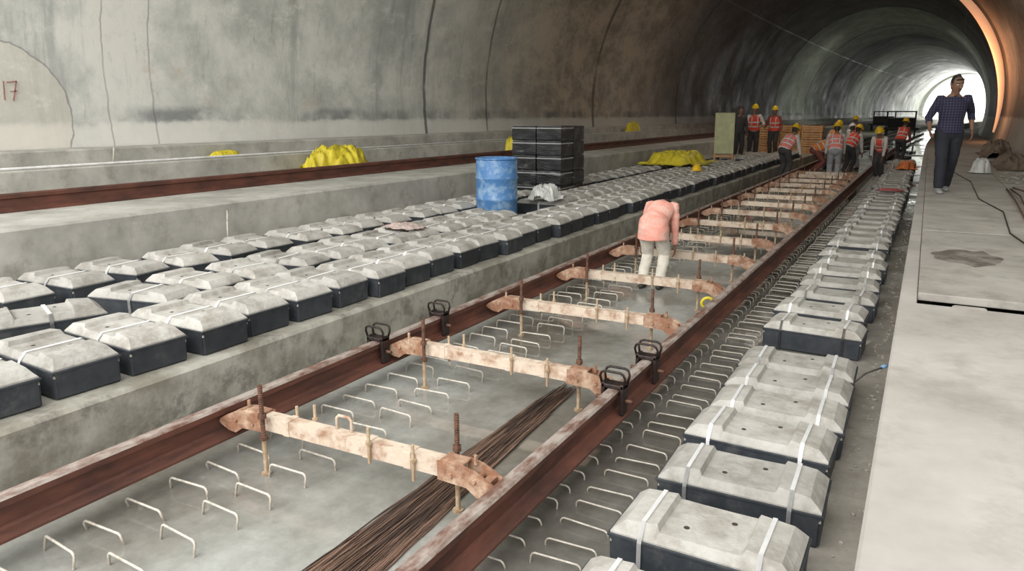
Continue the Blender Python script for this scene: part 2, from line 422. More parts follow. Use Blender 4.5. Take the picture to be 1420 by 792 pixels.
while y<26:
    if not (20.8<y<22.3 or 23.9<y<24.7 or 25.6<y): block(-4.93+random.uniform(-.03,.03),y,.34,random.uniform(-.05,.05),1,False,group=GA)
    y+=.44
y=2.3
while y<24:
    if not (10.9<y<12.6 or 23.0<y): block(-5.9+random.uniform(-.06,.04),y,.34,random.uniform(-.16,.16),1,y<8,group=GA)
    y+=.47+random.uniform(0,.05)

# ------------------------------------------------------------------ rebar loops
def loop_mesh(h,w,tilt,x=0,y=0,bm=None,rr=.006):
    bm=bm or bmesh.new(); c=.018
    tube(bm,[(x-w/2,y,-.02),(x-w/2,y+tilt,h-c),(x-w/2+c*.4,y+tilt,h-c*.3),(x-w/2+c,y+tilt,h),(x+w/2-c,y+tilt,h),(x+w/2-c*.4,y+tilt,h-c*.3),(x+w/2,y+tilt,h-c),(x+w/2,y,-.02)],rr,6)
    return bm
T_l=[hide_template(finish(loop_mesh(h,w,t),'rebar_loop',M_REBAR,True)) for h,w,t in ((.06,.25,.0),(.07,.24,.015),(.052,.255,-.015))]
T_s=[hide_template(finish(loop_mesh(h,w,t,rr=.0043),'rebar_loop',M_REBAR,True)) for h,w,t in ((.035,.23,.0),(.045,.22,.01),(.03,.235,-.01))]
def loops(T,x,y0,y1,st,lab):
    y=y0
    while y<y1:
        o=link_copy(random.choice(T),'rebar_loop',None,(x+random.uniform(-.012,.012),y+random.uniform(-.015,.015),0),(0,0,random.uniform(-.08,.08)))
        tag(o,lab,'rebar','rebar loops cast in the track bed'); y+=st
LB='bent steel rebar loop rising from wet concrete bed'
loops(T_l,-2.95,1.2,10.5,.21,LB); loops(T_l,-2.60,1.3,10.5,.21,LB)
loops(T_s,-1.13,1.5,19,.17,'bent steel rebar loop beside the rail'); loops(T_s,-1.43,1.6,17,.17,'bent steel rebar loop under the rail')
bm=bmesh.new(); y=19.1
while y<30: loop_mesh(.04,.25,0,-1.13,y,bm,.0045); loop_mesh(.04,.25,0,-1.43,y+.1,bm,.0045); y+=.22
y=10.6
while y<24: loop_mesh(.07,.25,0,-2.95,y,bm); y+=.25
tag(finish(bm,'rebar_loops',M_REBAR,True),'rows of small bent rebar loops further along bed','rebar',kind='stuff')

# ------------------------------------------------------------------ gauge tie beams
def crossbar():
    bm=bmesh.new()
    prof=[(-.036,.0),(-.036,.076),(.036,.076),(.036,.0),(.025,.0),(.025,.063),(-.025,.063),(-.025,0)]
    a=[bm.verts.new((-.64,y,z+.22)) for y,z in prof]; b=[bm.verts.new((.64,y,z+.22)) for y,z in prof]
    for j in range(8): bm.faces.new((a[j],a[(j+1)%8],b[(j+1)%8],b[j]))
    bm.faces.new(a); bm.faces.new(b)
    for x in (-.38,.12,.36): box(bm,x-.02,x+.02,-.041,.041,.217,.301,.003)
    return bm
def bracket(s):
    bm=bmesh.new()
    pr=[(.53,.212),(.53,.302),(.66,.304),(.72,.292),(.79,.258),(.84,.228),(.85,.210),(.835,.198),(.78,.174),(.73,.170),(.68,.205)]
    for y0,y1 in ((-.048,-.037),(.037,.048)):
        a=[bm.verts.new((s*x,y0,z)) for x,z in pr]; b=[bm.verts.new((s*x,y1,z)) for x,z in pr]
        n=len(pr)
        for j in range(n): bm.faces.new((a[j],a[(j+1)%n],b[(j+1)%n],b[j]))
        bm.faces.new(a); bm.faces.new(b)
    x0,x1=sorted((s*.54,s*.66)); box(bm,x0,x1,-.042,.042,.297,.308,.003)
    x0,x1=sorted((s*.75,s*.79)); box(bm,x0,x1,-.042,.042,.177,.25,.003)
    for bx in (.60,.72):
        tube(bm,[(s*bx,-.058,.245),(s*bx,.058,.245)],.011,6)
    tube(bm,[(s*.69,.02,.29),(s*.69,.02,.335)],.009,6)
    return bm
def spindle():
    bm=bmesh.new()
    tube(bm,[(0,0,0),(0,0,.19)],.012,8)
    tube(bm,[(0,0,0),(0,0,.010)],.026,12)
    z=.19; pts=[];rr=[]
    while z<.48:
        pts+= [(0,0,z),(0,0,z+.006)]; rr+=[.0105,.013]; z+=.012
    tube(bm,pts,rr,8,mi=1)
    tube(bm,[(0,0,.305),(0,0,.33)],.022,6,mi=1); tube(bm,[(0,0,.19),(0,0,.21)],.022,6,mi=1)
    return bm
def stud(h):
    bm=bmesh.new(); tube(bm,[(0,0,.20),(0,0,h)],.008,8); tube(bm,[(0,0,.296),(0,0,.311)],.015,6); return bm
def handle():
    bm=bmesh.new(); tube(bm,[(-.045,0,.28),(-.045,0,.355),(-.03,0,.37),(.03,0,.37),(.045,0,.355),(.045,0,.28)],.008,8); return bm
T_cb=hide_template(finish(crossbar(),'crossbar',M_BEAM)); T_bl=hide_template(finish(bracket(-1),'end_bracket',M_BRK)); T_br=hide_template(finish(bracket(1),'end_bracket',M_BRK))
T_sp=hide_template(finish(spindle(),'spindle',[M_SPINY,M_SPIN])); T_st=hide_template(finish(stud(.38),'stud',M_SPINY)); T_hd=hide_template(finish(handle(),'lifting_handle',M_BEAM,True))
BY=[2.46,3.83,5.2,6.55,7.95,9.2,10.6,12.0,13.3,14.6,16.0,17.3,18.6,20.0,21.1]
for i,y in enumerate(BY):
    r=empty('gauge_tie_beam',(-2.27,y,0),(0,0,random.uniform(-.02,.04) if i else .03))
    link_copy(T_cb,'crossbar',r); link_copy(T_bl,'end_bracket',r); link_copy(T_br,'end_bracket',r)
    link_copy(T_sp,'spindle',r,(-.50,-.074,0)); link_copy(T_sp,'spindle',r,(.56,.074,0))
    link_copy(T_st,'stud',r,(-.26,.046,0)); link_copy(T_st,'stud',r,(.15,-.047,0)); link_copy(T_st,'stud',r,(-.38,.046,-.03)); link_copy(T_st,'stud',r,(.40,-.047,-.03))
    if i==0: link_copy(T_hd,'lifting_handle',r,(-.05,.02,0))
    tag(r,'rusty cream-painted gauge tie beam with threaded spindles','track gauge beam','gauge tie beams across the track')

def clamp(x,y,s):
    r=empty('rail_clamp',(x,y,RZ),(0,0,0))
    bm=bmesh.new()
    w,h=.075,.105
    for dy,tl in ((-.03,-.012),(.03,.012)):
        tube(bm,[(-w+.01,dy,.025),(-w,dy+tl*.5,h-.035),(-w+.010,dy+tl,h-.01),(-w+.03,dy+tl,h),(w-.03,dy+tl,h),(w-.010,dy+tl,h-.01),(w,dy+tl*.5,h-.035),(w-.01,dy,.025)],.0075,8)
    finish(bm,'handle_frame',M_BLACK,True,r)
    bm=bmesh.new()
    for sx in (-1,1):
        a,b=sorted((sx*.045,sx*.068)); box(bm,a,b,-.04,.04,-.15,.035,.006)
    box(bm,-.068,.068,-.04,.04,.003,.028,.006)
    finish(bm,'jaw',M_BLACK,False,r)
    for sx in (-1,1):
        bm=bmesh.new(); tube(bm,[(sx*.11,0,-.07),(sx*.05,0,-.07)],.012,8); finish(bm,'clamp_screw',M_SPIN,True,r)
    tag(r,'black steel clamp with looped handles gripping the rail','rail clamp','rail clamps')
for x,y in ((RX_L,3.72),(RX_L,4.45),(RX_R,3.68),(RX_R,4.25)): clamp(x,y,1)

bm=bmesh.new()
for k in range(230):
    u=random.uniform(-1,1); h=.003+abs(random.gauss(0,.010))*(1-u*u)
    ph=random.uniform(0,6); p2=random.uniform(0,6); pts=[]
    y0=-1 if k%4 else random.uniform(0,2.2); L_=(4.25-y0)*random.uniform(.82,1.0)
    nseg=max(6,int(L_/.28)); u2=u*random.uniform(.7,1.1)
    for j in range(nseg+1):
        yy=y0+L_*j/nseg; f=max(0,yy)/4.2
        wd=.205*(1-f)+.06*f
        xx=-1.80-.03*max(0,yy)+(u*(1-f)+u2*f)*wd+.011*math.sin(yy*2.3+ph)+.005*math.sin(yy*7+p2)
        pts.append((xx,yy,h+.005*math.sin(yy*4+ph)+.006))
    tube(bm,pts,.003,4)
tag(finish(bm,'wire_bundle',M_BUND,True),'loose thin rusty brown wires fanned out on wet bed','wire bundle',kind='stuff')

bm=bmesh.new()
for k in range(260):
    yy=random.uniform(1.5,16); xx=random.uniform(-.18,-.05); s=random.uniform(.004,.012)
    bmesh.ops.create_icosphere(bm,subdivisions=1,radius=s,matrix=Matrix.Translation((xx,yy,s*.4)) @ Matrix.Rotation(random.random()*3,4,'X') @ Matrix.Diagonal((1,random.uniform(.6,1),.6,1)))
for k in range(22):
    yy=random.uniform(2,14); xx=random.uniform(-.16,-.07); s=random.uniform(.012,.022)
    bmesh.ops.create_icosphere(bm,subdivisions=1,radius=s,matrix=Matrix.Translation((xx,yy,s*.3)) @ Matrix.Rotation(random.random()*3,4,'Z') @ Matrix.Diagonal((1,random.uniform(.6,1),.5,1)))
tag(finish(bm,'gravel',M_GRAV),'loose grey rubble in gutter beside the kerb','gravel',kind='stuff')
bm=bmesh.new()
for k in range(160):
    yy=random.uniform(14.6,17.8); t=random.random()**2; xx=2.25-t*.95; s=random.uniform(.01,.05)
    bmesh.ops.create_icosphere(bm,subdivisions=1,radius=s,matrix=Matrix.Translation((xx,yy,WT+s*.4)) @ Matrix.Rotation(random.random()*3,4,'Z') @ Matrix.Diagonal((1,random.uniform(.6,1),.55,1)))
tag(finish(bm,'rubble',M_GRAV),'loose stone rubble scattered along the tunnel wall','rubble',kind='stuff')

# ------------------------------------------------------------------ barrel
r=empty('barrel',(-5.25,8.95,.34),(0,0,.3))
bm=bmesh.new(); prof=[(.275,0),(.285,.02),(.285,.05),(.292,.07),(.292,.27),(.302,.285),(.302,.305),(.292,.32),(.292,.56),(.302,.575),(.302,.595),(.292,.61),(.292,.80),(.285,.84),(.28,.85)]
n=40; rings=[[bm.verts.new((a*math.cos(2*math.pi*j/n),a*math.sin(2*math.pi*j/n),z)) for j in range(n)] for a,z in prof]
for a,b in zip(rings,rings[1:]):
    for j in range(n): bm.faces.new((a[j],a[(j+1)%n],b[(j+1)%n],b[j]))
bm.faces.new(rings[0])
inner=[[bm.verts.new((a*math.cos(2*math.pi*j/n),a*math.sin(2*math.pi*j/n),z)) for j in range(n)] for a,z in ((.265,.85),(.262,.6))]
for a,b in ((rings[-1],inner[0]),(inner[0],inner[1])):
    for j in range(n): bm.faces.new((a[j],a[(j+1)%n],b[(j+1)%n],b[j]))
bm.faces.new(inner[1])
finish(bm,'barrel_body',M_BLUE,True,r)
bm=bmesh.new(); tube(bm,[(.29*math.cos(t*math.pi/16),.29*math.sin(t*math.pi/16),.852) for t in range(33)],.013,8); finish(bm,'barrel_rim',M_BLUE,True,r)
tag(r,'scuffed blue plastic drum standing among sleeper blocks','barrel')

# ------------------------------------------------------------------ stacked wrapped packs
def pack(seed):
    bm=bmesh.new(); box(bm,-.230,.230,-.232,.232,.0,.246,0)
    bmesh.ops.subdivide_edges(bm,edges=bm.edges[:],cuts=7,use_grid_fill=True)
    for v in bm.verts:
        c=v.co.copy()
        v.co += Vector((noise.noise(c*5+Vector((seed,0,0))),noise.noise(c*5+Vector((0,seed,0))),0))*.008
        e=max(abs(c.x),abs(c.y))/.23; zz=abs(c.z-.123)/.123
        if e>.98 and zz>.9: v.co.x*=.96; v.co.y*=.96
    return bm
T_pk=[hide_template(finish(pack(s),'wrapped_pack',M_WRAP,False)) for s in (1,5,9)]
def tape():
    bm=bmesh.new(); box(bm,-.232,.232,-.241,-.237,.205,.222,.001); box(bm,.2365,.2405,-.232,.232,.205,.222,.001); box(bm,-.232,.232,-.237,-.232,.2475,.250,.0005); return bm
T_tp=hide_template(finish(tape(),'strap',mat('grey_strap',(.42,.42,.42),None,8,.5,bump=0)))
for lv in range(5):
    for ix in range(2):
        for iy in range(2):
            if lv==4 and ix==0 and iy==1: continue
            r=empty('wrapped_pack',(-6.06+ix*.482+random.uniform(-.006,.006),11.5+iy*.49,.34+lv*.2525),(0,0,random.uniform(-.01,.01)))
            link_copy(random.choice(T_pk),'pack_body',r)
            if iy==0: link_copy(T_tp,'strap',r)
            tag(r,'black film-wrapped pack in a square stack','wrapped pack','black wrapped packs stacked beside the barrel')

# ------------------------------------------------------------------ crumpled cloths
def cloth(name,loc,sx,sy,h,m,label,cat,seed,rz=0,n=50,crisp=1.0):
    bm=bmesh.new(); V=[]
    for i in range(n+1):
        row=[]
        for j in range(n+1):
            u=i/n*2-1; v=j/n*2-1
            r=min(1,math.sqrt(u*u+v*v))
            a=math.atan2(v,u)
            edge=.85+.35*noise.noise(Vector((math.cos(a)*1.6,math.sin(a)*1.6,seed+5)))
            env=max(0,1-(r/max(.3,edge))**5)
            p=Vector((u*1.6,v*1.6,seed))
            rid=1-abs(noise.noise(p*1.3))*2
            rid2=1-abs(noise.noise(p*3.1+Vector((3,1,0))))*2
            rid3=1-abs(noise.noise(p*6.5+Vector((1,7,0))))*2
            z=h*env*(.42+.12*rid+.20*crisp*rid2+.10*crisp*rid3)+.016*rid2*crisp
            dx=.06*noise.noise(p*2+Vector((9,0,0))); dy=.06*noise.noise(p*2+Vector((0,9,0)))
            row.append(bm.verts.new(((u+dx)*sx/2*(.9+.3*noise.noise(Vector((v*2,seed,0)))),(v+dy)*sy/2*(.9+.3*noise.noise(Vector((u*2,seed,4)))),max(.006,z))))
        V.append(row)
    for i in range(n):
        for j in range(n):
            if (i in (0,n-1) and j in (0,n-1)): continue
            bm.faces.new((V[i][j],V[i+1][j],V[i+1][j+1],V[i][j+1]))
    o=finish(bm,name,m,True,None,loc,(0,0,rz))
    return tag(o,label,cat)
cloth('tarpaulin',(-8.38,9.15,.862),.96,1.6,.46,M_YEL,'crumpled yellow tarpaulin heaped behind the rusty rail','tarpaulin',1.3,.0,crisp=1.6)
cloth('tarpaulin',(-9.28,7.7,1.172),.30,.6,.10,M_YEL,'small crumpled yellow sheet on side ledge','tarpaulin',3.1)
cloth('tarpaulin',(-9.28,25.5,1.172),.30,1.9,.45,M_YEL,'yellow sheet heaped on ledge by the wall','tarpaulin',4.4)
cloth('tarpaulin',(-8.45,15.2,.862),.5,.6,.6,M_YEL,'small yellow sheet behind the black packs','tarpaulin',6.4)
cloth('tarpaulin',(-5.5,18.6,.572),1.7,2.4,.36,M_YEL,'yellow tarpaulin thrown over sleeper blocks','tarpaulin',8.2,crisp=1.4)
cloth('sack',(-4.8,9.6,.575),.5,.6,.28,M_WHITE,'crumpled white plastic sack on the blocks','sack',9.7)
cloth('sack',(1.0,17.4,WT+.009),.45,.5,.36,M_WHITE,'white sack lying on the walkway','sack',10.7)
M_ORC=mat('orange_cloth',(.85,.28,.08),(.6,.18,.06),6,.7)
cloth('cloth_heap',(-.42,24.8,.235),.62,1.6,.26,M_ORC,'orange cloth spread over sleeper blocks','cloth',12.7)
M_REDC=mat('red_cloth',(.6,.12,.12),(.4,.08,.08),6,.7)
cloth('cloth_heap',(-.55,17.2,.238),.55,.3,.04,M_REDC,'flat red cloth strip laid on a sleeper block','cloth',13.7)
cloth('cloth_heap',(-4.95,6.4,.575),.5,.35,.05,mat('dusty_pink_cloth',(.52,.40,.36),(.42,.34,.31),6,.8),'dusty pinkish sheet on a sleeper block','cloth',15.7)
M_DIRT=mat('brown_dirt',(.16,.12,.09),(.28,.22,.17),6,.9,bump=.5)
cloth('dirt_heap',(1.78,20.2,WT),1.0,4.0,.34,M_DIRT,'brown dirt heap against the tunnel wall','dirt heap',20.1)
cloth('dirt_heap',(1.78,25,WT),1.0,4.0,.55,M_DIRT,'dark dirt heap beside the walkway wall','dirt heap',22.1)
for k in range(14):
    bm=bmesh.new(); a=Vector((1.05+.055*k,9.8+random.uniform(-.3,.3),WT+.014)); b=a+Vector((.12,random.uniform(3.2,4.4),.0))
    m_=(a+b)/2+Vector((0,0,.03+.05*(k%4))); tube(bm,[a,m_,b],.011,6)
    tag(finish(bm,'steel_rod',M_SPIN,True),'rusty reinforcing rod lying on the walkway','rebar','rusty rods piled by the wall')
bm=bmesh.new(); tube(bm,[(.95,5.6,WT+.008),(.98,7,WT+.008),(.82,8.6,WT+.008),(.9,10.5,WT+.008),(.72,12.0,WT+.008),(.75,15,WT+.008),(.5,18,WT+.008)],.007,6)
tag(finish(bm,'cable',M_BLACK,True),'thin black cable trailing along the walkway','cable')
bm=bmesh.new(); tube(bm,[(-.22,4.7,.20),(-.17,4.74,.25),(-.12,4.78,.27),(-.07,4.84,.28)],.006,6)
r=finish(bm,'hose',M_DARK,True); tag(r,'dark hose with blue connector by the kerb','hose')
bm=bmesh.new(); tube(bm,[(-.085,4.82,.28),(-.06,4.86,.285)],.012,10); o=finish(bm,'connector',M_BLUE,True,r); o['label']='blue plastic connector'
bm=bmesh.new(); n=40
vs=[bm.verts.new((.40+.25*math.cos(2*math.pi*j/n)*(1+.35*noise.noise(Vector((math.cos(j*.157)*2,math.sin(j*.157)*2,0)))),7.0+.38*math.sin(2*math.pi*j/n)*(1+.5*noise.noise(Vector((math.cos(j*.157)*2,1+math.sin(j*.157)*2,3)))),WT+.0015)) for j in range(n)]
bm.faces.new(vs); tag(finish(bm,'oil_stain',mat('dark_oil_stain',(.13,.11,.09),(.32,.295,.26),5,.8,bump=0,contrast=(.42,.64))),'dark oil stain on the walkway slab','stain')

def helmet_bm(s=1.0):
    bm=bmesh.new(); n=24; rings=[]
    for z,a in ((-.012,.150),(-.004,.152),(.0,.122),(.03,.120),(.07,.105),(.10,.08),(.122,.045),(.13,.012)):
        rings.append([bm.verts.new((a*.86*math.cos(2*math.pi*j/n)*s,(a*math.sin(2*math.pi*j/n)-.008*(a>.14))*s,z*s)) for j in range(n)])
    for a,b in zip(rings,rings[1:]):
        for j in range(n): bm.faces.new((a[j],a[(j+1)%n],b[(j+1)%n],b[j]))
    bm.faces.new(rings[-1]); bm.faces.new(rings[0])
    tube(bm,[(0,-.11*s,.04*s),(0,-.06*s,.115*s),(0,0,.138*s),(0,.06*s,.115*s),(0,.11*s,.04*s)],.012*s,6)
    return bm
M_HEL=mat('yellow_helmet_plastic',(.88,.60,.02),(.85,.5,.02),5,.3,bump=0); M_HELW=mat('white_helmet_plastic',(.85,.84,.80),None,5,.3,bump=0)
tag(finish(helmet_bm(),'safety_helmet',M_HEL,True,None,(-4.4,16.3,.585)),'yellow safety helmet resting on sleeper blocks','helmet')
bm=bmesh.new(); tube(bm,[(.05*math.cos(t*math.pi/8),0,.06+.05*math.sin(t*math.pi/8)) for t in range(17)],.014,8)
tag(finish(bm,'tape_roll',M_YEL,True,None,(RX_R-.16,6.35,.1),(0.2,0,.4)),'small roll of yellow tape beside rail','tape roll')
for x,y,h in ((-6.5,5.3,.45),(-9.3,5.9,.2)):
    bm=bmesh.new(); tube(bm,[(0,0,0),(.02,.02,h)],.01,6)
    tag(finish(bm,'steel_pin',M_REBAR,True,None,(x,y,.34 if x>-7 else 1.17)),'thin upright steel pin','rebar')

bm=bmesh.new()
def stroke(pts,w):
    for a,b in zip(pts,pts[1:]):
        a=Vector(a); b=Vector(b); d=(b-a).normalized(); nn=Vector((-d.y,d.x))*w; a=a-d*w*.6; b=b+d*w*.6
        f=[bm.verts.new((0,p.x,p.y)) for p in (a+nn,b+nn,b-nn,a-nn)]; bm.faces.new(f)
stroke([(0,0),(.015,.22)],.009); stroke([(.055,.21),(.165,.225),(.10,-.01)],.009); stroke([(.08,.10),(.16,.11)],.007)
o=finish(bm,'wall_number',M_RED,False,None,(-10.02,5.06,1.97))
tag(o,'faint red painted number 17 on the tunnel wall','painted number')

M_CR=mat('red_brown_crate',(.55,.24,.10),(.68,.42,.18),6,.7)
for k in range(12):
    bm=bmesh.new()
    for x in (-.33,.33):
        for yv in (-.25,.25): box(bm,x-.03,x+.03,yv-.03,yv+.03,0,.26)
    for z in (.02,.1,.18): box(bm,-.35,.35,-.29,-.27,z,z+.06); box(bm,-.35,.35,.27,.29,z,z+.06); box(bm,-.37,-.35,-.28,.28,z,z+.06); box(bm,.35,.37,-.28,.28,z,z+.06)
    box(bm,-.35,.35,-.27,.27,0,.02)
    tag(finish(bm,'crate',M_CR,False,None,(-5.3+(k%3)*.76,30,.34+(k//3)*.262),(0,0,random.uniform(-.02,.02))),'slatted red-brown crate in a stack','crate','crates stacked on the platform')
r=empty('sheet_panel',(-5.05,21.5,.34),(-.12,0,.35))
bm=bmesh.new(); box(bm,-.27,.27,-.012,.012,.35,1.5,.004); finish(bm,'sheet',mat('faded_lime_sheet',(.55,.55,.30),(.38,.40,.24),4,.7),False,r)
bm=bmesh.new()
for x in (-.25,.25): box(bm,x-.025,x+.025,.013,.05,0,1.5,.004)
box(bm,-.25,.25,.013,.05,.25,.3); box(bm,-.25,.25,.013,.05,1.1,1.15); finish(bm,'frame',M_CR,False,r)
tag(r,'faded lime-yellow sheet panel on a brown frame standing upright','panel')
def trolley(x,y,z,rz,col,lab):
    r=empty('work_trolley',(x,y,z),(0,0,rz))
    bm=bmesh.new(); box(bm,-1.1,1.1,-1.6,1.6,.45,.6,.02); box(bm,-.8,.8,-.9,.9,.6,1.25,.05); box(bm,-.9,-.8,-1.5,-1.4,.6,1.7); box(bm,.8,.9,-1.5,-1.4,.6,1.7); box(bm,-.9,.9,-1.5,-1.4,1.62,1.7)
    finish(bm,'trolley_frame',col,False,r)
    for sx in (-.87,.87):
        for sy in (-1.1,1.1):
            bm=bmesh.new(); tube(bm,[(sx-.04,sy,.2),(sx+.04,sy,.2)],.2,20); finish(bm,'wheel',M_DARK,False,r)
    tag(r,lab,'rail trolley')
trolley(-2.26+off(58),58,.292,.0,M_DARK,'dark work trolley standing on the rails')
trolley(-5.0+off(75),75,.34,.1,M_DARK,'dark equipment trolley deep inside the tunnel')
cloth('tarpaulin',(-4.9,39,.34),1.8,2.6,1.1,M_BLUE,'blue sheet covering materials on the platform','tarpaulin',31)

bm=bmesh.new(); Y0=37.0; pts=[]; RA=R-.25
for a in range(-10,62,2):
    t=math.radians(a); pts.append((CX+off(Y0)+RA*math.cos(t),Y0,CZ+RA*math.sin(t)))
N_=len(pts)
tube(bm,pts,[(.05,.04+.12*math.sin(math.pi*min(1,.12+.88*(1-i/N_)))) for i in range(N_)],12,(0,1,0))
tag(finish(bm,'lining_glow_band',mat('painted_lining_glow',(.9,.6,.4),(.9,.52,.32),3,.5,bump=0,emis=((1,.50,.27),.42)),True),'glowing band standing in for lamplight on the tunnel arch edge','painted glow')  # emission stands in for lamplight on the lining edge; not a fixture

# ------------------------------------------------------------------ people
M_SKIN=mat('brown_skin',(.27,.15,.095),(.22,.12,.075),9,.55,bump=.03)
M_HAIR=mat('black_hair',(.012,.010,.009),(.03,.025,.02),40,.5,bump=.3)
M_SHOE=mat('grey_shoe',(.26,.26,.27),(.42,.42,.42),14,.7,bump=.05)
M_BSHOE=mat('black_boot',(.03,.03,.03),(.06,.05,.04),14,.6,bump=.05)
M_STRIPE=mat('silver_reflective_tape',(.75,.78,.76),(.65,.68,.66),10,.35,bump=0)
M_EYEW=mat('eye_white',(.8,.78,.74),None,5,.3,bump=0); M_EYED=mat('dark_iris',(.02,.012,.01),None,5,.3,bump=0); M_LIP=mat('brown_lip',(.22,.09,.07),None,5,.5,bump=0)
def plaid():
    m=bpy.data.materials.new('navy_check_shirt'); nt,N,L,B=nodes_of(m)
    tc=N.new('ShaderNodeTexCoord'); outs=[]
    for ax in ('X','Z'):
        w=N.new('ShaderNodeTexWave'); w.bands_direction=ax; w.inputs['Scale'].default_value=8.5; L.new(tc.outputs['Object'],w.inputs['Vector'])
        g=N.new('ShaderNodeMath'); g.operation='GREATER_THAN'; g.inputs[1].default_value=.80; L.new(w.outputs['Fac'],g.inputs[0]); outs.append(g.outputs[0])
    a=N.new('ShaderNodeMath'); a.operation='ADD'; L.new(outs[0],a.inputs[0]); L.new(outs[1],a.inputs[1])
    cr=N.new('ShaderNodeValToRGB'); cr.color_ramp.elements[0].color=(.014,.015,.04,1); cr.color_ramp.elements[1].color=(.075,.065,.115,1)
    d=N.new('ShaderNodeMath'); d.operation='MULTIPLY'; d.inputs[1].default_value=.5; L.new(a.outputs[0],d.inputs[0]); L.new(d.outputs[0],cr.inputs[0]); L.new(cr.outputs[0],B.inputs['Base Color'])
    B.inputs['Roughness'].default_value=.85; return m
M_PLAID=plaid()
def clothm(nm,c): return mat(nm,c,tuple(x*.75 for x in c),7,.85,bump=.25)
M_JEAN=clothm('dark_jeans',(.024,.026,.036)); M_VRED=clothm('red_orange_vest_cloth',(.95,.12,.07)); M_VPINK=clothm('salmon_vest_cloth',(.95,.30,.25)); M_VOR=clothm('orange_vest_cloth',(.95,.28,.05)); M_VFADE=mat('faded_pink_shirt_cloth',(.84,.36,.28),(.80,.50,.42),9,.85,bump=.4,contrast=(.4,.6))
M_TWHITE=clothm('cream_trouser_cloth',(.76,.71,.62)); M_TGREY=clothm('grey_trouser_cloth',(.36,.37,.39)); M_TDARK=clothm('dark_trouser_cloth',(.07,.065,.065)); M_SWHITE=clothm('pale_shirt_cloth',(.74,.70,.65)); M_SBR=clothm('maroon_shirt_cloth',(.30,.10,.08))

def ik(a,t,l1,l2,pole):
    a=Vector(a); t=Vector(t); d=t-a; L=min(d.length,(l1+l2)*.998); dn=d.normalized(); t=a+dn*L
    x=(l1*l1-l2*l2+L*L)/(2*L); h=math.sqrt(max(0,l1*l1-x*x))
    p=Vector(pole); p=(p-dn*p.dot(dn)).normalized()
    return a+dn*x+p*h, t
def remesh(bm,vox,smooth_it=4):
    me=bpy.data.meshes.new('tmp'); bmesh.ops.recalc_face_normals(bm,faces=bm.faces); bm.to_mesh(me); bm.free()
    o=bpy.data.objects.new('tmp',me); COL.objects.link(o)
    m=o.modifiers.new('r','REMESH'); m.mode='VOXEL'; m.voxel_size=vox; m.use_smooth_shade=True
    s=o.modifiers.new('s','SMOOTH'); s.iterations=smooth_it; s.factor=.5
    bpy.context.view_layer.update()
    dg=bpy.context.evaluated_depsgraph_get()
    me2=bpy.data.meshes.new_from_object(o.evaluated_get(dg)); bpy.data.objects.remove(o)
    for p in me2.polygons: p.use_smooth=True
    return me2
def addmesh(me,name,m,parent,lab=None,folds=0):
    me.name=name; me.materials.clear(); me.materials.append(m)
    if folds:
        nr=[v.normal.copy() for v in me.vertices]; co=[v.co.copy() for v in me.vertices]; flat=[]
        for c,nn in zip(co,nr):
            d=noise.noise(Vector((c.x*9,c.y*9,c.z*16)))*folds
            q=c+nn*(d+folds*.4); flat+=[q.x,q.y,q.z]
        me.vertices.foreach_set('co',flat); me.update()
    for p in me.polygons: p.material_index=0
    o=bpy.data.objects.new(name,me); COL.objects.link(o); o.parent=parent
    if lab: o['label']=lab
    return o
